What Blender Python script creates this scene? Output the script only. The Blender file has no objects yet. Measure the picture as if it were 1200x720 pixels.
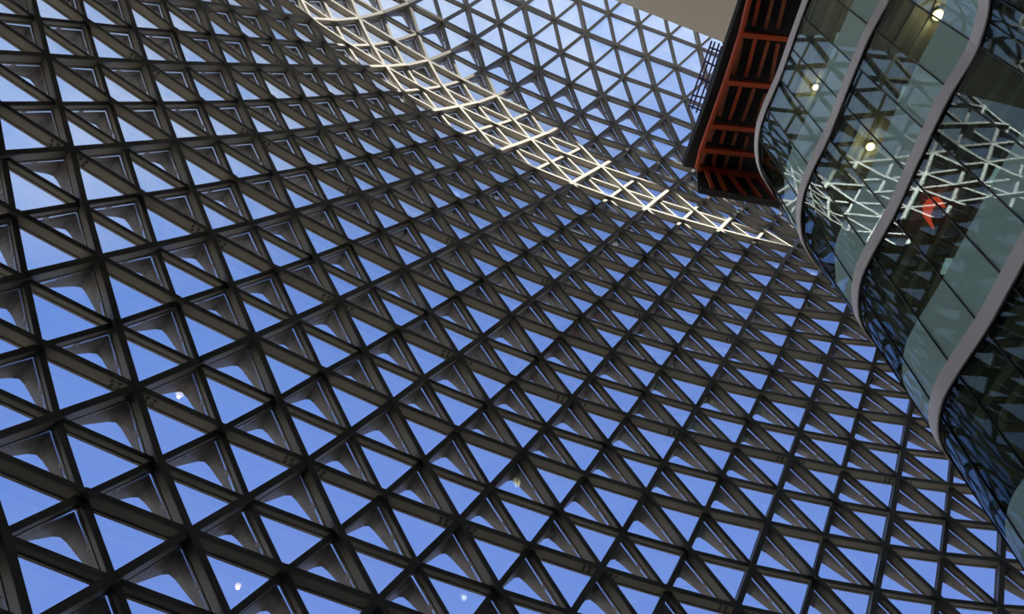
import bpy, bmesh, math, random
from mathutils import Vector, Matrix
random.seed(4)
SC = bpy.context.scene
COL = SC.collection

# ------------------------------------------------------------------ camera
cam_d = bpy.data.cameras.new('camera')
cam = bpy.data.objects.new('camera', cam_d)
COL.objects.link(cam)
cam_d.sensor_fit = 'HORIZONTAL'
cam_d.sensor_width = 36.0
cam_d.lens = 36.0 * 1080.0 / 1200.0
cam_d.clip_start = 0.05
cam_d.clip_end = 500
right = Vector((0.99942848, 0.02860158, -0.01801870))
down = Vector((-0.03380420, 0.84561189, -0.53272677))
fwd = Vector((0.0, 0.53303141, 0.84609545))
m = Matrix((right, -down, -fwd)).transposed().to_4x4()
m.translation = Vector((0, 0, 1.6))
cam.matrix_world = m
SC.camera = cam

# ------------------------------------------------------------------ sky, sun, exposure
SUN_EL, SUN_AZ = math.radians(48), math.radians(197)
SUN = Vector((math.cos(SUN_EL) * math.sin(SUN_AZ), math.cos(SUN_EL) * math.cos(SUN_AZ), math.sin(SUN_EL)))
world = bpy.data.worlds.new('sky')
SC.world = world
world.use_nodes = True
nt = world.node_tree
nt.nodes.clear()
N = lambda t: nt.nodes.new(t)
L = nt.links.new
tc = N('ShaderNodeTexCoord')
dot = N('ShaderNodeVectorMath'); dot.operation = 'DOT_PRODUCT'; dot.inputs[1].default_value = SUN
L(tc.outputs['Generated'], dot.inputs[0])
ramp = N('ShaderNodeValToRGB')
cr = ramp.color_ramp
cr.interpolation = 'EASE'
cr.elements[0].position = 0.10; cr.elements[0].color = (0.185, 0.325, 0.82, 1)
cr.elements[1].position = 0.98; cr.elements[1].color = (0.62, 0.78, 1.0, 1)
e = cr.elements.new(0.36); e.color = (0.165, 0.320, 0.80, 1)
e = cr.elements.new(0.54); e.color = (0.36, 0.54, 0.94, 1)
L(dot.outputs['Value'], ramp.inputs[0])
# soft high cloud
mp = N('ShaderNodeMapping'); mp.inputs['Scale'].default_value = (3.2, 2.2, 4.0)
L(tc.outputs['Generated'], mp.inputs[0])
nz = N('ShaderNodeTexNoise'); nz.inputs['Scale'].default_value = 2.6; nz.inputs['Detail'].default_value = 7; nz.inputs['Roughness'].default_value = 0.62
nz.inputs['Distortion'].default_value = 0.7
L(mp.outputs[0], nz.inputs[0])
cl = N('ShaderNodeMapRange'); cl.inputs[1].default_value = 0.36; cl.inputs[2].default_value = 0.64; cl.inputs[3].default_value = 0.0; cl.inputs[4].default_value = 0.9
L(nz.outputs[0], cl.inputs[0])
near = N('ShaderNodeMapRange'); near.inputs[1].default_value = 0.36; near.inputs[2].default_value = 0.66
L(dot.outputs['Value'], near.inputs[0])
mul = N('ShaderNodeMath'); mul.operation = 'MULTIPLY'
L(cl.outputs[0], mul.inputs[0]); L(near.outputs[0], mul.inputs[1])
mix = N('ShaderNodeMix'); mix.data_type = 'RGBA'
sep = N('ShaderNodeSeparateXYZ'); L(tc.outputs['Generated'], sep.inputs[0])
hz = N('ShaderNodeMapRange'); hz.interpolation_type = 'SMOOTHSTEP'; hz.inputs[1].default_value = 0.0; hz.inputs[2].default_value = 0.5; hz.inputs[3].default_value = 0.9; hz.inputs[4].default_value = 0.0
L(sep.outputs[2], hz.inputs[0])
mh = N('ShaderNodeMix'); mh.data_type = 'RGBA'; mh.inputs[7].default_value = (0.72, 0.78, 0.86, 1)
L(hz.outputs[0], mh.inputs[0]); L(ramp.outputs[0], mh.inputs[6])
L(mul.outputs[0], mix.inputs[0]); L(mh.outputs[2], mix.inputs[6]); mix.inputs[7].default_value = (0.92, 0.97, 1.0, 1)
bg = N('ShaderNodeBackground'); bg.inputs[1].default_value = 1.0
L(mix.outputs[2], bg.inputs[0])
wo = N('ShaderNodeOutputWorld'); L(bg.outputs[0], wo.inputs[0])

sd = bpy.data.lights.new('sun', 'SUN'); sd.energy = 46.0; sd.angle = math.radians(0.6); sd.color = (1.0, 0.95, 0.86)
so = bpy.data.objects.new('sun', sd); COL.objects.link(so)
so.rotation_euler = SUN.to_track_quat('Z', 'Y').to_euler()
so.location = (0, 0, 60)

vs = SC.view_settings
vs.view_transform = 'Standard'; vs.look = 'None'; vs.exposure = 0.0; vs.gamma = 1.0; vs.use_curve_mapping = False

# ------------------------------------------------------------------ materials
def mat(name, col, rough=0.5, metal=0.0, noise=0.0, nscale=6.0, spec=0.5, bump=0.0):
    mt = bpy.data.materials.new(name); mt.use_nodes = True
    t = mt.node_tree; b = t.nodes['Principled BSDF']
    b.inputs['Base Color'].default_value = (*col, 1); b.inputs['Roughness'].default_value = rough
    b.inputs['Metallic'].default_value = metal; b.inputs['Specular IOR Level'].default_value = spec
    if noise or bump:
        c = t.nodes.new('ShaderNodeTexCoord'); n = t.nodes.new('ShaderNodeTexNoise')
        n.inputs['Scale'].default_value = nscale; n.inputs['Detail'].default_value = 4
        t.links.new(c.outputs['Object'], n.inputs[0])
        if noise:
            r = t.nodes.new('ShaderNodeMapRange'); r.inputs[3].default_value = 1 - noise; r.inputs[4].default_value = 1 + noise
            t.links.new(n.outputs[0], r.inputs[0])
            h = t.nodes.new('ShaderNodeHueSaturation'); h.inputs['Color'].default_value = (*col, 1)
            t.links.new(r.outputs[0], h.inputs['Value']); t.links.new(h.outputs[0], b.inputs['Base Color'])
        if bump:
            bm_ = t.nodes.new('ShaderNodeBump'); bm_.inputs['Strength'].default_value = bump
            t.links.new(n.outputs[0], bm_.inputs['Height']); t.links.new(bm_.outputs[0], b.inputs['Normal'])
    return mt

def glass(name, tint, ior, refl=(1, 1, 1), rough=0.0, frit=None, frit_fac=0.0, dirt=0.0):
    mt = bpy.data.materials.new(name); mt.use_nodes = True
    t = mt.node_tree; t.nodes.clear()
    tr = t.nodes.new('ShaderNodeBsdfTransparent'); tr.inputs[0].default_value = (*tint, 1)
    gl = t.nodes.new('ShaderNodeBsdfGlossy'); gl.inputs['Roughness'].default_value = rough; gl.inputs[0].default_value = (*refl, 1)
    # Schlick reflectance, the same from both sides of the pane
    f0 = ((ior - 1) / (ior + 1)) ** 2
    lw = t.nodes.new('ShaderNodeLayerWeight'); lw.inputs[0].default_value = 0.5
    pw = t.nodes.new('ShaderNodeMath'); pw.operation = 'POWER'; pw.inputs[1].default_value = 4.0
    t.links.new(lw.outputs['Facing'], pw.inputs[0])
    fr = t.nodes.new('ShaderNodeMath'); fr.operation = 'MULTIPLY_ADD'; fr.inputs[1].default_value = 1 - f0; fr.inputs[2].default_value = f0
    t.links.new(pw.outputs[0], fr.inputs[0])
    base = tr
    if frit:
        df = t.nodes.new('ShaderNodeBsdfDiffuse'); df.inputs[0].default_value = (*frit, 1)
        tl = t.nodes.new('ShaderNodeBsdfTranslucent'); tl.inputs[0].default_value = (*frit, 1)
        a = t.nodes.new('ShaderNodeMixShader'); a.inputs[0].default_value = 0.25
        t.links.new(df.outputs[0], a.inputs[1]); t.links.new(tl.outputs[0], a.inputs[2])
        b = t.nodes.new('ShaderNodeMixShader'); b.inputs[0].default_value = frit_fac
        t.links.new(tr.outputs[0], b.inputs[1]); t.links.new(a.outputs[0], b.inputs[2])
        base = b
    if dirt:                                   # thin streaky film of dust that scatters sunlight falling on the pane
        tcn = t.nodes.new('ShaderNodeTexCoord'); nn = t.nodes.new('ShaderNodeTexNoise'); nn.inputs['Scale'].default_value = 1.1; nn.inputs['Detail'].default_value = 6
        nn.inputs['Roughness'].default_value = 0.65
        geo = t.nodes.new('ShaderNodeNewGeometry')
        t.links.new(geo.outputs['Position'], nn.inputs[0])
        r = t.nodes.new('ShaderNodeMapRange'); r.inputs[1].default_value = 0.30; r.inputs[2].default_value = 0.72; r.inputs[3].default_value = dirt * 0.25; r.inputs[4].default_value = dirt
        t.links.new(nn.outputs[0], r.inputs[0])
        tl = t.nodes.new('ShaderNodeBsdfTranslucent'); tl.inputs[0].default_value = (0.85, 0.87, 0.90, 1)
        b = t.nodes.new('ShaderNodeMixShader'); t.links.new(r.outputs[0], b.inputs[0])
        t.links.new(base.outputs[0], b.inputs[1]); t.links.new(tl.outputs[0], b.inputs[2])
        base = b
    mx = t.nodes.new('ShaderNodeMixShader')
    t.links.new(fr.outputs[0], mx.inputs[0]); t.links.new(base.outputs[0], mx.inputs[1]); t.links.new(gl.outputs[0], mx.inputs[2])
    out = t.nodes.new('ShaderNodeOutputMaterial'); t.links.new(mx.outputs[0], out.inputs[0])
    return mt

def emit(name, col, s):
    mt = bpy.data.materials.new(name); mt.use_nodes = True
    t = mt.node_tree; t.nodes.clear()
    em = t.nodes.new('ShaderNodeEmission'); em.inputs[0].default_value = (*col, 1); em.inputs[1].default_value = s
    out = t.nodes.new('ShaderNodeOutputMaterial'); t.links.new(em.outputs[0], out.inputs[0])
    return mt

M = dict(
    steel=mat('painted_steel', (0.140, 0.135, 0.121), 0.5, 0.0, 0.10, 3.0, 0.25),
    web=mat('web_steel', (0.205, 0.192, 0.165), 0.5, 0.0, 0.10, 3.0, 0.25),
    frame=mat('glazing_frame', (0.035, 0.035, 0.04), 0.4, 0.2),
    hub=mat('node_steel', (0.16, 0.155, 0.145), 0.5, 0.2, 0.1),
    hood=mat('hood_metal', (0.125, 0.11, 0.106), 0.45, 0.35, 0.12, 4.0),
    bolt=mat('bolt_black', (0.012, 0.012, 0.012), 0.6),
    pane=glass('clear_glass', (0.92, 0.94, 0.97), 1.25, dirt=0.035),
    bglass=glass('atrium_glass', (0.62, 0.70, 0.64), 1.50, (0.62, 0.72, 0.76)),
    bfrit=glass('fritted_glass', (0.45, 0.55, 0.5), 1.50, (0.62, 0.72, 0.76), 0.02, (0.60, 0.84, 0.76), 0.92),
    slab=mat('slab_edge_paint', (0.86, 0.80, 0.77), 0.6, 0, 0.03, 2.0),
    joint=mat('black_joint', (0.008, 0.008, 0.01), 0.5),
    soffit=mat('white_soffit', (0.80, 0.77, 0.72), 0.8, 0, 0.03, 1.0),
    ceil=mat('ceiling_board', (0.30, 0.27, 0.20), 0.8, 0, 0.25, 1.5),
    plank=mat('ceiling_strip', (0.52, 0.50, 0.38), 0.6, 0, 0.15, 2.0),
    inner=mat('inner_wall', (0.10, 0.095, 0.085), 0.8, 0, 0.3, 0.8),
    floorin=mat('office_floor', (0.16, 0.15, 0.14), 0.7, 0, 0.1, 2.0),
    orange=mat('orange_paint', (0.62, 0.10, 0.03), 0.5, 0, 0.18, 5.0),
    rust=mat('faded_orange_paint', (0.42, 0.13, 0.06), 0.6, 0, 0.3, 4.0),
    blackboard=mat('black_board', (0.012, 0.011, 0.011), 0.7, 0, 0.4, 3.0),
    purple=mat('violet_steel', (0.11, 0.08, 0.24), 0.45, 0.3),
    red=emit('red_glow', (1.0, 0.09, 0.04), 1.1),  # glow added to the crescent, no known lamp
    ground=mat('pale_paving', (0.15, 0.134, 0.11), 0.9, 0, 0.15, 0.3),
    floor=mat('atrium_floor', (0.06, 0.057, 0.055), 0.5, 0, 0.1, 0.7),
    wall=mat('back_wall_paint', (0.05, 0.048, 0.046), 0.8, 0, 0.1, 0.5),
    lamp=emit('lamp_disc', (1.0, 0.80, 0.48), 9.0),
    tube=emit('tube_diffuser', (0.55, 0.75, 0.80), 0.55),
    ring=mat('lamp_ring', (0.5, 0.42, 0.3), 0.4, 0.5),
)

# ------------------------------------------------------------------ helpers
def link(name, mesh, parent=None, mw=None):
    o = bpy.data.objects.new(name, mesh); COL.objects.link(o)
    if parent is not None:
        o.parent = parent
        o.matrix_parent_inverse = Matrix.Identity(4)
        if mw is not None:
            o.matrix_basis = Matrix.Translation(-parent.location) @ mw if parent.type == 'EMPTY' else mw
        elif parent.type == 'EMPTY':
            o.location = -parent.location
    elif mw is not None:
        o.matrix_world = mw
    return o

def empty(name, loc, label, cat, kind=None, group=None):
    o = bpy.data.objects.new(name, None); COL.objects.link(o)
    o.location = loc; o.empty_display_size = 0.3
    tag(o, label, cat, kind, group)
    return o

def tag(o, label, cat, kind=None, group=None):
    o['label'] = label; o['category'] = cat
    if kind: o['kind'] = kind
    if group: o['group'] = group
    return o

def mesh_from(verts, faces, name, mt, smooth=False):
    me = bpy.data.meshes.new(name)
    me.from_pydata([tuple(v) for v in verts], [], faces)
    bm = bmesh.new(); bm.from_mesh(me)
    bmesh.ops.recalc_face_normals(bm, faces=bm.faces)
    bm.to_mesh(me); bm.free()
    for x in (mt if isinstance(mt, (list, tuple)) else [mt]): me.materials.append(x)
    if smooth:
        for p in me.polygons: p.use_smooth = True
    return me

def box(v, f, x0, x1, y0, y1, z0, z1):
    b = len(v)
    v += [(x, y, z) for x in (x0, x1) for y in (y0, y1) for z in (z0, z1)]
    f += [tuple(b + i for i in q) for q in ((0, 1, 3, 2), (4, 6, 7, 5), (0, 4, 5, 1), (2, 3, 7, 6), (0, 2, 6, 4), (1, 5, 7, 3))]

def bar_mesh(a, b, w, h, name, mt, upv=Vector((0, 0, 1))):
    a = Vector(a); b = Vector(b); d = (b - a).normalized()
    s = d.cross(upv).normalized(); u = s.cross(d).normalized()
    v = [p + s * (x * w / 2) + u * (y * h / 2) for p in (a, b) for x in (-1, 1) for y in (-1, 1)]
    f = [(0, 1, 3, 2), (4, 6, 7, 5), (0, 4, 5, 1), (2, 3, 7, 6), (0, 2, 6, 4), (1, 5, 7, 3)]
    return mesh_from(v, f, name, mt)

def prism_mesh(poly, z0, z1, name, mt):
    n = len(poly)
    v = [(x, y, z0) for x, y in poly] + [(x, y, z1) for x, y in poly]
    f = [tuple(range(n)), tuple(range(n, 2 * n))] + [(i, (i + 1) % n, n + (i + 1) % n, n + i) for i in range(n)]
    return mesh_from(v, f, name, mt)

# ------------------------------------------------------------------ the room: floor, back wall, white roof soffit
fl = link('floor', prism_mesh([(-22, -14), (18, -14), (18, 22), (-22, 22)], -0.3, 0.0, 'floor', M['floor']))
gr = link('ground', prism_mesh([(-120, -120), (120, -120), (120, 120), (-120, 120)], -0.8, -0.35, 'ground', M['ground']))
tag(gr, 'pale paved ground outside the building', 'ground', 'structure')
tag(fl, 'plain grey floor of the tall atrium', 'floor', 'structure')
wb = link('wall_back', prism_mesh([(-22, -14.4), (18, -14.4), (18, -14), (-22, -14)], -0.3, 40.6, 'wall_back', M['wall']))
tag(wb, 'plain grey wall behind the viewer', 'wall', 'structure')
for nm, po in (('wall_behind_office', [(18, -14.4), (18.4, -14.4), (18.4, 16), (18, 16)]), ('wall_far_left', [(-22.4, -14.4), (-22, -14.4), (-22, 1), (-14.5, 4.2), (-14.7, 4.6), (-22.4, 1.3)])):  # the far-left one is an unseen screen added against outside light
    w_ = link(nm, prism_mesh(po, -0.3, 40.6, nm, M['wall']))
    tag(w_, 'plain grey wall closing the atrium ' + ('behind the offices' if 'office' in nm else 'far to the left, added to keep outside light out'), 'wall', 'structure')
for nm, po, zt, lb in (('wall_low_left', [(-14.5, 4.2), (-9, 6.5), (2.5, 13.6), (2.3, 14.0), (-9.2, 6.9), (-14.7, 4.6)], 7.5, 'left'), ('wall_low_right', [(2.5, 13.6), (4, 14.6), (11, 17), (18, 18), (18, 18.4), (11, 17.4), (3.8, 15.0), (2.3, 14.0)], 10.5, 'right')):
    w_ = link(nm, prism_mesh(po, -0.3, zt, nm, M['wall']))  # unseen opaque walls added to darken the interior
    tag(w_, 'added plain grey wall keeping light out below the ' + lb + ' end of the glass shell', 'wall', 'structure')
SZ = 37.2                                    # soffit height above the eye
SA = Vector((4.19, 8.71)) * SZ / 35; SB = Vector((8.42, 10.44)) * SZ / 35; sdir = (SB - SA).normalized()
s0 = SA - sdir * 27; s1 = SB + sdir * 0.15
cs = link('ceiling_soffit', prism_mesh([tuple(s0), tuple(s1), (8.92, 13.2), (8.95, 14.1), (18, 14.6), (18, -14.4), (s0.x, -14.4)], SZ + 1.6, SZ + 2.0, 'ceiling_soffit', [M['soffit'], M['blackboard']]))
cs.data.polygons[1].material_index = 1      # dark roofing on top
tag(cs, 'plain off-white flat soffit at the top beside the glazed roof', 'ceiling', 'structure')

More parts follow.
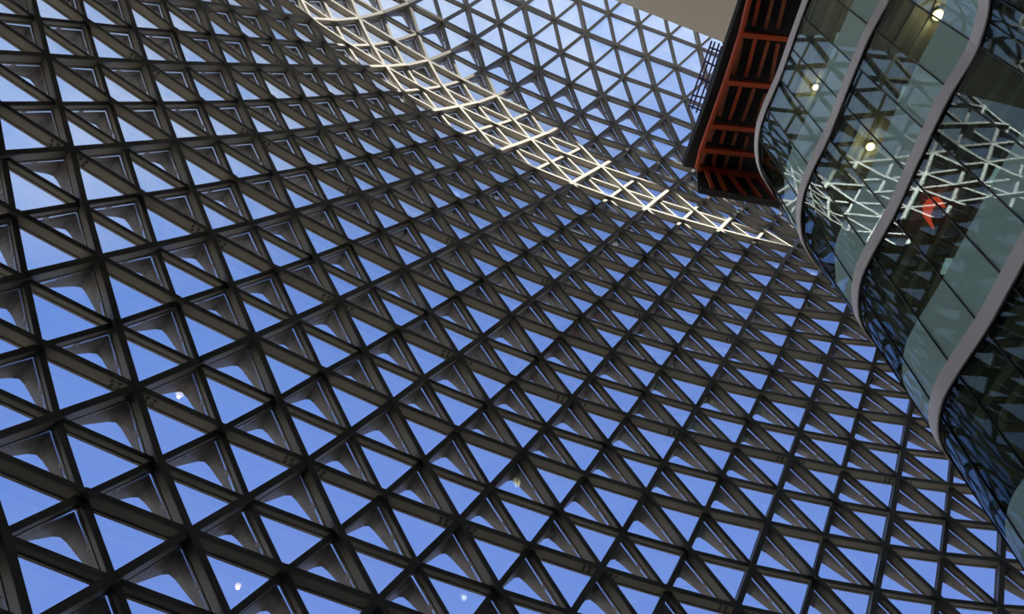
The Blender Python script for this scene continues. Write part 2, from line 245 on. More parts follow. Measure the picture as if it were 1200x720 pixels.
# ------------------------------------------------------------------ the triangulated glass shell
RAW = '''-7,3,-12090,3291,9353|-7,4,-11249,3501,8130|-7,5,-10380,3671,6923|-7,6,-9489,3810,5727|-7,7,-8586,3933,4537|-7,8,-7673,4049,3353|-6,-3,-14544,1176,17018|-6,-2,-14057,1816,15751|-6,-1,-13535,2421,14480|-6,0,-12971,2977,13206|-6,1,-12346,3465,11931|-6,2,-11648,3865,10665|-6,3,-10876,4171,9418|-6,4,-10045,4397,8192|-6,5,-9182,4572,6983|-6,6,-8305,4727,5780|-6,7,-7427,4882,4575|-6,8,-6555,5049,3365|-5,-7,-15582,-155,22163|-5,-6,-15033,414,20888|-5,-5,-14494,995,19613|-5,-4,-13967,1591,18339|-5,-3,-13448,2197,17068|-5,-2,-12928,2804,15798|-5,-1,-12391,3389,14527|-5,0,-11814,3931,13253|-5,1,-11177,4403,11981|-5,2,-10466,4788,10718|-5,3,-9683,5082,9475|-5,4,-8853,5309,8250|-5,5,-8002,5497,7035|-5,6,-7149,5678,5818|-5,7,-6303,5871,4594|-5,8,-5471,6087,3363|-4,-8,-15066,330,23486|-4,-7,-14516,897,22211|-4,-6,-13964,1464,20935|-4,-5,-13414,2035,19661|-4,-4,-12871,2615,18388|-4,-3,-12338,3206,17116|-4,-2,-11805,3797,15846|-4,-1,-11257,4371,14574|-4,0,-10670,4900,13300|-4,1,-10020,5357,12029|-4,2,-9294,5726,10768|-4,3,-8502,6014,9527|-4,4,-7674,6242,8302|-4,5,-6846,6447,7075|-4,6,-6023,6659,5840|-4,7,-5212,6895,4599|-4,8,-4420,7158,3351|-3,-9,-14549,815,24810|-3,-8,-14002,1385,23534|-3,-7,-13447,1948,22258|-3,-6,-12887,2506,20983|-3,-5,-12325,3065,19708|-3,-4,-11769,3633,18436|-3,-3,-11225,4212,17165|-3,-2,-10684,4794,15893|-3,-1,-10130,5361,14620|-3,0,-9534,5878,13346|-3,1,-8872,6319,12075|-3,2,-8132,6676,10815|-3,3,-7326,6964,9575|-3,4,-6514,7196,8343|-3,5,-5713,7419,7098|-3,6,-4920,7666,5851|-3,7,-4145,7945,4597|-3,8,-3397,8259,3335|-2,-10,-14031,1302,26132|-2,-9,-13488,1875,24857|-2,-8,-12937,2439,23581|-2,-7,-12376,2995,22305|-2,-6,-11805,3543,21030|-2,-5,-11228,4088,19756|-2,-4,-10664,4650,18484|-2,-3,-10111,5217,17213|-2,-2,-9566,5792,15940|-2,-1,-9001,6347,14667|-2,0,-8397,6853,13394|-2,1,-7727,7278,12123|-2,2,-6981,7635,10861|-2,3,-6146,7925,9624|-2,4,-5380,8154,8366|-2,5,-4596,8401,7118|-2,6,-3828,8683,5863|-2,7,-3094,9010,4598|-2,8,-2396,9380,3323|-1,-12,-14060,1222,28730|-1,-11,-13516,1793,27454|-1,-10,-12972,2364,26179|-1,-9,-12425,2931,24904|-1,-8,-11872,3492,23628|-1,-7,-11303,4040,22351|-1,-6,-10719,4574,21076|-1,-5,-10134,5116,19803|-1,-4,-9560,5671,18533|-1,-3,-8994,6215,17261|-1,-2,-8438,6782,15983|-1,-1,-7854,7322,14713|-1,0,-7238,7804,13446|-1,1,-6576,8221,12177|-1,2,-5837,8581,10909|-1,3,-5040,8839,9657|-1,4,-4236,9086,8406|-1,5,-3469,9370,7148|-1,6,-2739,9702,5880|-1,7,-2051,10083,4604|-1,8,-1412,10515,3319|0,-13,-13574,1740,30051|0,-12,-13009,2292,28776|0,-11,-12455,2854,27501|0,-10,-11907,3419,26226|0,-9,-11357,3981,24951|0,-8,-10801,4537,23673|0,-7,-10230,5087,22396|0,-6,-9625,5593,21126|0,-5,-9052,6160,19849|0,-4,-8450,6699,18581|0,-3,-7880,7219,17303|0,-2,-7253,7727,16040|0,-1,-6667,8292,14756|0,0,-6026,8750,13494|0,1,-5383,9147,12222|0,2,-4613,9426,10980|0,3,-3841,9708,9711|0,4,-3067,9998,8449|0,5,-2334,10331,7179|0,6,-1647,10717,5901|0,7,-1001,11150,4617|1,-14,-13101,2271,31372|1,-13,-12513,2800,30097|1,-12,-11943,3347,28822|1,-11,-11385,3905,27547|1,-10,-10835,4468,26272|1,-9,-10281,5024,24996|1,-8,-9715,5556,23719|1,-7,-9149,6118,22440|1,-6,-8549,6650,21169|1,-5,-7944,7175,19899|1,-4,-7333,7693,18625|1,-3,-6750,8229,17343|1,-2,-6090,8698,16081|1,-1,-5457,9185,14812|1,0,-4830,9657,13532|1,1,-4167,10039,12261|1,2,-3409,10299,11012|1,3,-2622,10566,9761|1,4,-1885,10901,8490|1,5,-1193,11288,7211|1,6,-541,11719,5927|1,7,74,12194,4643|2,-15,-12640,2813,32693|2,-14,-12031,3320,31419|2,-13,-11439,3847,30143|2,-12,-10864,4391,28868|2,-11,-10303,4946,27593|2,-10,-9752,5506,26316|2,-9,-9197,6063,25036|2,-8,-8616,6586,23763|2,-7,-8031,7134,22491|2,-6,-7400,7627,21225|2,-5,-6801,8173,19943|2,-4,-6162,8664,18672|2,-3,-5529,9142,17399|2,-2,-4874,9598,16130|2,-1,-4245,10084,14849|2,0,-3567,10503,13586|2,1,-2905,10858,12318|2,2,-2160,11110,11078|2,3,-1413,11438,9803|2,4,-703,11810,8525|2,5,-34,12225,7243|2,6,598,12684,5960|2,7,1183,13203,4679|3,-16,-12182,3359,34014|3,-15,-11558,3849,32740|3,-14,-10949,4357,31465|3,-13,-10355,4883,30189|3,-12,-9774,5426,28914|3,-11,-9206,5975,27637|3,-10,-8653,6519,26357|3,-9,-8089,7071,25079|3,-8,-7485,7608,23811|3,-7,-6865,8108,22543|3,-6,-6246,8610,21268|3,-5,-5619,9124,19992|3,-4,-4962,9582,18722|3,-3,-4329,10040,17447|3,-2,-3672,10468,16180|3,-1,-3013,10939,14902|3,0,-2333,11341,13634|3,1,-1686,11694,12359|3,2,-925,11969,11107|3,3,-189,12302,9838|3,4,504,12689,8559|3,5,1165,13115,7277|3,6,1799,13576,5996|4,-17,-11712,3894,35336|4,-16,-11087,4382,34063|4,-15,-10468,4877,32789|4,-14,-9861,5385,31513|4,-13,-9267,5913,30236|4,-12,-8679,6456,28959|4,-11,-8093,6989,27680|4,-10,-7519,7513,26402|4,-9,-6936,8070,25130|4,-8,-6311,8579,23864|4,-7,-5676,9044,22593|4,-6,-5058,9536,21319|4,-5,-4431,10030,20041|4,-4,-3741,10440,18776|4,-3,-3103,10906,17492|4,-2,-2433,11334,16224|4,-1,-1761,11759,14953|4,0,-1073,12128,13684|4,1,-387,12448,12420|4,2,345,12771,11151|4,3,1065,13121,9875|4,4,1757,13505,8594|4,5,2425,13919,7312|4,6,3073,14362,6032|5,-18,-11210,4395,36659|5,-17,-10602,4901,35385|5,-16,-9987,5399,34112|5,-15,-9372,5897,32838|5,-14,-8768,6405,31563|5,-13,-8180,6937,30286|5,-12,-7592,7473,29005|5,-11,-6997,7986,27726|5,-10,-6396,8526,26452|5,-9,-5742,9024,25188|5,-8,-5091,9477,23918|5,-7,-4464,9935,22642|5,-6,-3830,10403,21370|5,-5,-3188,10863,20097|5,-4,-2522,11287,18825|5,-3,-1867,11718,17550|5,-2,-1172,12135,16276|5,-1,-495,12534,15000|5,0,221,12871,13734|5,1,919,13187,12468|5,2,1648,13522,11190|5,3,2363,13871,9909|5,4,3062,14237,8627|5,5,3747,14620,7345|5,6,4415,15029,6066|6,-19,-10656,4837,37982|6,-18,-10079,5379,36709|6,-17,-9486,5903,35436|6,-16,-8880,6410,34163|6,-15,-8269,6908,32890|6,-14,-7667,7413,31614|6,-13,-7081,7937,30333|6,-12,-6459,8437,29056|6,-11,-5845,8966,27780|6,-10,-5185,9458,26516|6,-9,-4535,9915,25242|6,-8,-3877,10347,23966|6,-7,-3224,10780,22692|6,-6,-2583,11231,21418|6,-5,-1939,11691,20138|6,-4,-1245,12087,18868|6,-3,-569,12500,17587|6,-2,138,12861,16321|6,-1,825,13255,15042|6,0,1543,13589,13770|6,1,2259,13903,12498|6,2,2984,14221,11220|6,3,3704,14546,9939|6,4,4417,14877,8657|6,5,5124,15211,7375|7,-20,-10032,5195,39300|7,-19,-9492,5783,38029|7,-18,-8936,6351,36758|7,-17,-8362,6896,35487|7,-16,-7765,7411,34214|7,-15,-7152,7902,32940|7,-14,-6549,8409,31660|7,-13,-5914,8878,30386|7,-12,-5277,9388,29110|7,-11,-4628,9884,27839|7,-10,-3960,10337,26567|7,-9,-3295,10750,25293|7,-8,-2628,11171,24015|7,-7,-1968,11597,22738|7,-6,-1319,12031,21460|7,-5,-660,12469,20182|7,-4,31,12864,18904|7,-3,746,13208,17632|7,-2,1470,13556,16359|7,-1,2157,13953,15076|7,0,2884,14267,13808|7,1,3620,14564,12526|7,2,4352,14856,11247|7,3,5083,15145,9967|7,4,5814,15426,8686|7,5,6545,15695,7404|8,-21,-9329,5451,40601|8,-20,-8821,6080,39336|8,-19,-8305,6700,38072|8,-18,-7776,7304,36807|8,-17,-7223,7877,35539|8,-16,-6634,8395,34266|8,-15,-6005,8862,32991|8,-14,-5359,9327,31717|8,-13,-4730,9820,30442|8,-12,-4070,10277,29173|8,-11,-3395,10732,27899|8,-10,-2692,11121,26629|8,-9,-2049,11556,25342|8,-8,-1361,11956,24066|8,-7,-702,12376,22782|8,-6,-6,12749,21509|8,-5,661,13184,20223|8,-4,1375,13516,18956|8,-3,2091,13854,17680|8,-2,2812,14211,16399|8,-1,3526,14583,15112|8,0,4281,14891,13822|8,1,5010,15162,12551|8,2,5748,15422,11276|8,3,6493,15667,9997|8,4,7242,15892,8717|8,5,7996,16082,7437|9,-22,-8544,5590,41873|9,-21,-8061,6252,40616|9,-20,-7578,6919,39362|9,-19,-7091,7584,38111|9,-18,-6594,8232,36857|9,-17,-6061,8830,35592|9,-16,-5459,9329,34320|9,-15,-4819,9773,33048|9,-14,-4157,10237,31776|9,-13,-3507,10680,30504|9,-12,-2829,11120,29230|9,-11,-2116,11510,27959|9,-10,-1448,11927,26670|9,-9,-759,12318,25390|9,-8,-72,12706,24109|9,-7,605,13088,22829|9,-6,1311,13438,21555|9,-5,1993,13834,20273|9,-4,2727,14147,19001|9,-3,3438,14484,17718|9,-2,4186,14812,16432|9,-1,4937,15145,15142|9,0,5678,15437,13864|9,1,6418,15693,12587|9,2,7168,15918,11309|9,3,7928,16115,10031|9,4,8694,16284,8752|10,-23,-7683,5604,43104|10,-22,-7221,6295,41855|10,-21,-6761,7000,40613|10,-20,-6303,7714,39378|10,-19,-5850,8431,38147|10,-18,-5386,9126,36909|10,-17,-4862,9726,35651|10,-16,-4241,10204,34380|10,-15,-3571,10638,33109|10,-14,-2903,11061,31834|10,-13,-2238,11505,30555|10,-12,-1531,11901,29282|10,-11,-842,12288,27999|10,-10,-148,12653,26721|10,-9,528,13054,25435|10,-8,1249,13390,24159|10,-7,1939,13733,22883|10,-6,2636,14081,21605|10,-5,3374,14417,20323|10,-4,4093,14734,19042|10,-3,4846,15011,17762|10,-2,5601,15322,16476|10,-1,6356,15653,15180|10,0,7095,15930,13902|10,1,7845,16159,12624|10,2,8608,16346,11345|10,3,9381,16498,10068|10,4,10162,16614,8794|11,-24,-6758,5492,44283|11,-23,-6314,6211,43044|11,-22,-5872,6948,41813|11,-21,-5432,7700,40592|11,-20,-5001,8473,39384|11,-19,-4591,9254,38184|11,-18,-4159,9997,36965|11,-17,-3630,10594,35711|11,-16,-2998,11061,34440|11,-15,-2323,11458,33164|11,-14,-1629,11868,31886|11,-13,-930,12253,30610|11,-12,-233,12646,29327|11,-11,458,12997,28048|11,-10,1142,13385,26762|11,-9,1851,13730,25483|11,-8,2592,14022,24206|11,-7,3297,14350,22924|11,-6,3997,14692,21644|11,-5,4738,15010,20358|11,-4,5493,15280,19075|11,-3,6270,15521,17796|11,-2,7022,15831,16505|11,-1,7780,16118,15221|11,0,8531,16366,13938|11,1,9293,16561,12661|11,2,10067,16709,11385|11,3,10849,16820,10112|11,4,11639,16895,8841|12,-25,-5780,5258,45400|12,-24,-5351,6000,44173|12,-23,-4927,6771,42956|12,-22,-4504,7558,41749|12,-21,-4085,8369,40558|12,-20,-3684,9219,39389|12,-19,-3341,10093,38230|12,-18,-2920,10865,37027|12,-17,-2364,11420,35772|12,-16,-1712,11841,34496|12,-15,-1011,12215,33218|12,-14,-314,12596,31938|12,-13,374,12990,30654|12,-12,1077,13335,29373|12,-11,1773,13681,28088|12,-10,2490,14028,26805|12,-9,3215,14348,25521|12,-8,3947,14624,24246|12,-7,4666,14936,22961|12,-6,5404,15216,21684|12,-5,6141,15520,20399|12,-4,6918,15761,19118|12,-3,7691,16010,17829|12,-2,8472,16271,16534|12,-1,9230,16531,15247|12,0,9987,16742,13974|12,1,10758,16898,12703|12,2,11540,17010,11431|12,3,12328,17088,10160|12,4,13122,17134,8891|13,-25,-4344,5668,45235|13,-24,-3937,6475,44037|13,-23,-3530,7298,42848|13,-22,-3125,8144,41673|13,-21,-2734,9031,40526|13,-20,-2393,9971,39411|13,-19,-2078,10906,38290|13,-18,-1642,11670,37090|13,-17,-1061,12186,35829|13,-16,-386,12561,34552|13,-15,306,12929,33269|13,-14,998,13310,31981|13,-13,1702,13649,30698|13,-12,2410,13984,29409|13,-11,3139,14290,28128|13,-10,3859,14611,26846|13,-9,4601,14880,25568|13,-8,5333,15172,24281|13,-7,6070,15440,23002|13,-6,6826,15688,21722|13,-5,7570,15981,20435|13,-4,8351,16237,19141|13,-3,9151,16434,17854|13,-2,9926,16657,16567|13,-1,10688,16880,15290|13,0,11456,17049,14022|13,1,12235,17172,12752|13,2,13022,17257,11482|13,3,13813,17309,10212|13,4,14610,17334,8943|14,-26,-3300,5228,46224|14,-25,-2909,6065,45046|14,-24,-2520,6930,43881|14,-23,-2130,7814,42728|14,-22,-1746,8731,41598|14,-21,-1388,9702,40507|14,-20,-1103,10727,39452|14,-19,-790,11685,38352|14,-18,-332,12425,37148|14,-17,274,12899,35882|14,-16,934,13270,34601|14,-15,1619,13617,33314|14,-14,2336,13947,32027|14,-13,3047,14272,30735|14,-12,3786,14549,29453|14,-11,4511,14871,28167|14,-10,5254,15141,26888|14,-9,5984,15418,25604|14,-8,6749,15651,24324|14,-7,7501,15891,23042|14,-6,8262,16120,21761|14,-5,9020,16391,20469|14,-4,9812,16639,19170|14,-3,10613,16809,17887|14,-2,11389,16982,16618|14,-1,12157,17162,15347|14,0,12934,17302,14077|14,1,13719,17400,12806|14,2,14509,17461,11536|14,3,15303,17490,10266|15,-26,-1852,5549,45978|15,-25,-1479,6456,44841|15,-24,-1106,7384,43718|15,-23,-735,8341,42615|15,-22,-379,9344,41548|15,-21,-69,10400,40524|15,-20,196,11463,39509|15,-19,526,12407,38413|15,-18,1002,13118,37202|15,-17,1608,13575,35931|15,-16,2273,13919,34644|15,-15,2972,14232,33356|15,-14,3679,14562,32063|15,-13,4417,14821,30781|15,-12,5159,15109,29496|15,-11,5893,15419,28210|15,-10,6633,15677,26929|15,-9,7383,15922,25645|15,-8,8160,16131,24363|15,-7,8933,16337,23077|15,-6,9698,16560,21789|15,-5,10481,16790,20497|15,-4,11278,16997,19208|15,-3,12070,17136,17944|15,-2,12853,17275,16675|15,-1,13633,17410,15404|15,0,14417,17517,14133|15,1,15206,17591,12862|15,2,16000,17630,11591|16,-27,-770,4943,46829|16,-26,-412,5885,45722|16,-25,-54,6857,44634|16,-24,300,7859,43568|16,-23,648,8900,42531|16,-22,975,9989,41535|16,-21,1239,11104,40573|16,-20,1505,12168,39575|16,-19,1864,13075,38466|16,-18,2359,13758,37245|16,-17,2964,14206,35968|16,-16,3632,14516,34681|16,-15,4335,14808,33392|16,-14,5052,15099,32107|16,-13,5782,15383,30822|16,-12,6538,15659,29538|16,-11,7284,15921,28254|16,-10,8043,16137,26971|16,-9,8820,16335,25688|16,-8,9595,16560,24395|16,-7,10381,16730,23111|16,-6,11161,16906,21831|16,-5,11947,17109,20550|16,-4,12744,17273,19278|16,-3,13538,17400,18007|16,-2,14326,17517,16735|16,-1,15114,17620,15462|16,0,15904,17699,14190|16,1,16697,17751,12918|17,-27,674,5231,46526|17,-26,1019,6243,45473|17,-25,1360,7286,44444|17,-24,1695,8367,43447|17,-23,2015,9491,42490|17,-22,2300,10648,41567|17,-21,2547,11781,40639|17,-20,2838,12821,39631|17,-19,3227,13684,38503|17,-18,3729,14343,37277|17,-17,4328,14776,36000|17,-16,5012,15057,34715|17,-15,5709,15350,33429|17,-14,6437,15619,32145|17,-13,7181,15890,30859|17,-12,7959,16120,29573|17,-11,8712,16332,28288|17,-10,9503,16500,27001|17,-9,10283,16684,25715|17,-8,11076,16867,24429|17,-7,11853,17026,23155|17,-6,12636,17193,21881|17,-5,13425,17360,20610|17,-4,14221,17499,19339|17,-3,15016,17614,18066|17,-2,15808,17712,16793|17,-1,16600,17793,15520|17,0,17394,17852,14248|18,-28,1776,4511,47251|18,-27,2110,5558,46236|18,-26,2442,6636,45245|18,-25,2764,7750,44287|18,-24,3076,8906,43368|18,-23,3372,10100,42485|18,-22,3622,11288,41615|18,-21,3878,12411,40693|18,-20,4195,13407,39665|18,-19,4608,14226,38523|18,-18,5113,14870,37298|18,-17,5708,15301,36027|18,-16,6394,15587,34742|18,-15,7109,15863,33456|18,-14,7856,16114,32168|18,-13,8621,16328,30882|18,-12,9414,16496,29596|18,-11,10193,16630,28316|18,-10,10981,16763,27039|18,-9,11763,16941,25758|18,-8,12550,17109,24482|18,-7,13333,17266,23209|18,-6,14119,17423,21938|18,-5,14911,17567,20668|18,-4,15706,17690,19396|18,-3,16501,17791,18124|18,-2,17296,17872,16851|18,-1,18091,17935,15579|19,-28,3214,4814,46929|19,-27,3539,5926,45978|19,-26,3855,7067,45055|19,-25,4157,8245,44171|19,-24,4445,9459,43326|19,-23,4716,10690,42500|19,-22,4957,11877,41651|19,-21,5232,12970,40715|19,-20,5575,13928,39668|19,-19,6003,14737,38524|19,-18,6518,15374,37303|19,-17,7108,15826,36037|19,-16,7802,16116,34756|19,-15,8531,16378,33468|19,-14,9292,16575,32185|19,-13,10081,16703,30907|19,-12,10885,16802,29630|19,-11,11672,16899,28356|19,-10,12458,17026,27082|19,-9,13244,17178,25809|19,-8,14030,17332,24537|19,-7,14817,17480,23266|19,-6,15606,17622,21996|19,-5,16399,17749,20725|19,-4,17194,17856,19454|19,-3,17991,17940,18182|19,-2,18786,18002,16909|20,-28,4648,5172,46651|20,-27,4960,6342,45765|20,-26,5258,7539,44912|20,-25,5540,8765,44095|20,-24,5808,10010,43304|20,-23,6064,11245,42505|20,-22,6315,12409,41651|20,-21,6611,13476,40702|20,-20,6973,14431,39654|20,-19,7404,15262,38518|20,-18,7907,15938,37305|20,-17,8511,16401,36039|20,-16,9201,16707,34758|20,-15,9947,16909,33479|20,-14,10731,17023,32207|20,-13,11537,17081,30940|20,-12,12344,17128,29673|20,-11,13142,17196,28404|20,-10,13934,17298,27133|20,-9,14724,17421,25863|20,-8,15513,17552,24593|20,-7,16302,17682,23323|20,-6,17094,17805,22053|20,-5,17888,17914,20783|20,-4,18684,18003,19513|21,-28,6076,5586,46425|21,-27,6373,6806,45605|21,-26,6653,8046,44814|21,-25,6919,9301,44046|21,-24,7176,10553,43281|21,-23,7430,11773,42486|21,-22,7691,12931,41629|21,-21,7997,14010,40686|21,-20,8351,15016,39657|21,-19,8768,15886,38532|21,-18,9275,16566,37317|21,-17,9887,17026,36048|21,-16,10591,17303,34767|21,-15,11359,17438,33494|21,-14,12165,17479,32233|21,-13,12984,17480,30977|21,-12,13799,17483,29718|21,-11,14606,17515,28455|21,-10,15407,17579,27189|21,-9,16203,17667,25921|21,-8,16996,17771,24652|21,-7,17788,17878,23382|21,-6,18582,17976,22112|22,-28,7497,6056,46260|22,-27,7776,7315,45497|22,-26,8042,8584,44751|22,-25,8298,9853,44010|22,-24,8550,11106,43256|22,-23,8801,12322,42465|22,-22,9066,13514,41620|22,-21,9360,14641,40700|22,-20,9701,15672,39685|22,-19,10114,16551,38560|22,-18,10629,17219,37337|22,-17,11256,17656,36061|22,-16,11981,17885,34778|22,-15,12771,17959,33512|22,-14,13594,17942,32261|22,-13,14425,17892,31015|22,-12,15252,17851,29765|22,-11,16070,17837,28509|22,-10,16879,17859,27247|22,-9,17681,17912,25980|22,-8,18479,17982,24710|23,-28,8907,6576,46152|23,-27,9171,7862,45430|23,-26,9426,9149,44712|23,-25,9675,10430,43987|23,-24,9921,11696,43243|23,-23,10164,12943,42467|23,-22,10421,14156,41641|23,-21,10705,15306,40736|23,-20,11040,16346,39722|23,-19,11457,17220,38588|23,-18,11981,17875,37356|23,-17,12626,18277,36073|23,-16,13372,18456,34790|23,-15,14181,18476,33530|23,-14,15020,18408,32290|23,-13,15866,18307,31055|23,-12,16705,18213,29815|23,-11,17536,18150,28566|23,-10,18354,18119,27307|24,-28,10307,7134,46086|24,-27,10558,8438,45390|24,-26,10804,9740,44689|24,-25,11045,11035,43979|24,-24,11281,12320,43250|24,-23,11517,13586,42490|24,-22,11767,14815,41674|24,-21,12047,15974,40770|24,-20,12380,17021,39755|24,-19,12797,17894,38615|24,-18,13333,18530,37371|24,-17,13991,18906,36078|24,-16,14754,19043,34794|24,-15,15584,19009,33542|24,-14,16443,18881,32314|24,-13,17307,18718,31094|24,-12,18165,18542,29873|25,-28,11697,7717,46044|25,-27,11938,9034,45365|25,-26,12175,10348,44677|25,-25,12408,11656,43979|25,-24,12637,12955,43262|25,-23,12869,14232,42510|25,-22,13115,15470,41698|25,-21,13391,16638,40797|25,-20,13720,17695,39782|25,-19,14108,18615,38657|26,-28,13080,8315,46012|26,-27,13313,9641,45343|26,-26,13544,10963,44665|26,-25,13771,12279,43974|26,-24,13995,13585,43262|26,-23,14224,14870,42514|26,-22,14467,16116,41707|26,-21,14728,17309,40830|27,-28,14457,8920,45984|27,-27,14686,10250,45320|27,-26,14914,11575,44641|27,-25,15138,12893,43946|27,-24,15361,14198,43230|27,-23,15586,15489,42494'''
S = {}
for r in RAW.split('|'):
    i, j, x, y, z = map(int, r.split(','))
    S[(i, j)] = Vector((x, y, z)) / 1000.0
EYE = Vector((0, 0, 1.6))
def outward(k):
    i, j = k
    n = Vector((0, 0, 0))
    ring = [(1, 0), (0, 1), (-1, 1), (-1, 0), (0, -1), (1, -1)]
    for a, b in zip(ring, ring[1:] + ring[:1]):
        p, q = (i + a[0], j + a[1]), (i + b[0], j + b[1])
        if p in S and q in S: n += (S[p] - S[k]).cross(S[q] - S[k])
    n.normalize()
    return n if n.dot(S[k] - EYE) > 0 else -n
NO = {k: outward(k) for k in S}
DG = 0.24                                   # glass plane behind the inner face of the primary fins
G = {k: S[k] + NO[k] * DG for k in S}
def pix(p):
    d = p - EYE; z = d.dot(fwd)
    return (600 + 1080 * d.dot(right) / z, 360 + 1080 * d.dot(down) / z) if z > 0.5 else (-9e9, -9e9)
def inview(p, mgn=0):
    x, y = pix(p); return -mgn < x < 1200 + mgn and -mgn < y < 720 + mgn
def rank(p):                                 # how large it shows
    return (0 if inview(p, 20) else 1, (p - EYE).length)

def beam_mesh(name, z_front, w):
    # x along the member, y across, z outward (0 = inner face plane): flange, web, glazing frame
    hl = 0.765; v = []; f = []
    box(v, f, -hl, hl, -w / 2, w / 2, z_front, z_front + 0.03)
    box(v, f, -hl, hl, -w / 2 + 0.014, w / 2 - 0.014, z_front + 0.03, DG - 0.035)
    box(v, f, -hl, hl, -w / 2 + 0.022, w / 2 - 0.022, DG - 0.035, DG - 0.02)
    box(v, f, -hl, hl, -w / 2 + 0.006, w / 2 - 0.006, DG - 0.02, DG + 0.03)
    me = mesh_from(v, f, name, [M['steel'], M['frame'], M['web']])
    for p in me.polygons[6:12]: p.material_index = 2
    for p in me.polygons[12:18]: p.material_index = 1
    return me
ME_P = beam_mesh('primary_fin', 0.0, 0.125)
ME_S = beam_mesh('secondary_fin', 0.09, 0.11)
def hub_mesh():
    v = []; f = []; n = 8; r = 0.115
    for z in (0.10, DG + 0.02):
        v += [(r * math.cos(2 * math.pi * k / n), r * math.sin(2 * math.pi * k / n), z) for k in range(n)]
    f += [tuple(range(n)), tuple(range(n, 2 * n))] + [(k, (k + 1) % n, n + (k + 1) % n, n + k) for k in range(n)]
    return mesh_from(v, f, 'node_hub', M['hub'])
ME_H = hub_mesh()
EL = 1.5
RC = EL / math.sqrt(3)
def pane_mesh():
    v = [(RC * 0.985 * math.cos(a), RC * 0.985 * math.sin(a), z) for z in (-0.01, 0.01) for a in (0, 2 * math.pi / 3, 4 * math.pi / 3)]
    f = [(0, 1, 2), (3, 5, 4), (0, 3, 4, 1), (1, 4, 5, 2), (2, 5, 3, 0)]
    return mesh_from(v, f, 'glass_pane', M['pane'])
ME_G = pane_mesh()
def hood_mesh():
    # folded visor over the two edges meeting at the corner (RC,0); z = outward from the glass
    c = Vector((RC, 0)); b = Vector((-RC / 2, RC * math.sqrt(3) / 2)); d = Vector((-RC / 2, -RC * math.sqrt(3) / 2))
    ins = 0.93
    c, b, d = c * ins, b * ins, d * ins
    HT, LEAN = 0.28, 0.17
    ts = [1.0, 0.7, 0.45, 0.28, 0.15]
    base = [c.lerp(b, t) for t in ts] + [c] + [c.lerp(d, t) for t in reversed(ts)]
    lip = [(p - Vector((LEAN * (1 - t), 0)), HT * (1 - t) + 0.015) for p, t in zip(base, ts + [0] + ts[::-1])]
    mid = (lip[4][0] + lip[6][0]) / 2          # round the outer corner of the lip
    lip[5] = (lip[5][0].lerp(mid, 0.55), HT * 0.93)
    g = 0.07
    n = len(base); v = []; f = []
    off = 0.012
    for side in (0, 1):
        for p in base:
            q = p * (1 - off * side); v.append((q.x, q.y, g))
        for p, h in lip:
            q = p * (1 - off * side); v.append((q.x, q.y, g + h))
    for side in (0, 1):
        o = side * 2 * n
        for k in range(n - 1): f.append((o + k, o + k + 1, o + n + k + 1, o + n + k))
    for k in range(n - 1):
        f.append((k, k + 1, 2 * n + k + 1, 2 * n + k)); f.append((n + k, n + k + 1, 3 * n + k + 1, 3 * n + k))
    f.append((0, n, 3 * n, 2 * n)); f.append((n - 1, 2 * n - 1, 4 * n - 1, 3 * n - 1))
    # small brackets bridging the slot between frame and visor
    for e in (b, d):
        p = c.lerp(e, 0.5); bb = len(v); t = (e - c).normalized() * 0.04; s = p.normalized() * 0.02
        v += [(p.x + sx * t.x + sy * s.x, p.y + sx * t.y + sy * s.y, z) for z in (0.0, 0.10) for sx, sy in ((-1, -1), (1, -1), (1, 1), (-1, 1))]
        f += [tuple(bb + k for k in q) for q in ((0, 1, 2, 3), (4, 5, 6, 7), (0, 1, 5, 4), (1, 2, 6, 5), (2, 3, 7, 6), (3, 0, 4, 7))]
    return mesh_from(v, f, 'sunshade_hood', M['hood'])
ME_V = hood_mesh()
def bolts_mesh(side):
    v = []; f = []
    for sx in (-1, 1):
        for bx in (0.40, 0.52):
            for bz in (0.075, 0.165):
                b0 = len(v); n = 6; r = 0.034
                for y in (0.0, 0.010):
                    v += [(bx + (0.02 if bz > 0.1 else 0) + r * math.cos(k * math.pi / 3), side * (0.0485 + y), bz + r * math.sin(k * math.pi / 3)) for k in range(n)]
                f += [tuple(b0 + k for k in range(n)), tuple(b0 + n + k for k in range(n))] + [(b0 + k, b0 + (k + 1) % n, b0 + n + (k + 1) % n, b0 + n + k) for k in range(n)]
        break
    return mesh_from(v, f, 'bolt_cluster', M['bolt'])
ME_B = [bolts_mesh(1), bolts_mesh(-1)]

wall = empty('wall_left', (-4.0, 10.0, 0.0), 'curving dark steel diagrid wall with blue sky through its triangular panes', 'wall', 'structure')
roof = empty('ceiling', (4.0, 11.0, 38.0), 'bright upper glazed roof of thin triangular steel grid under pale sky', 'ceiling', 'structure')
def owner(jm): return roof if jm <= -17.4 else wall

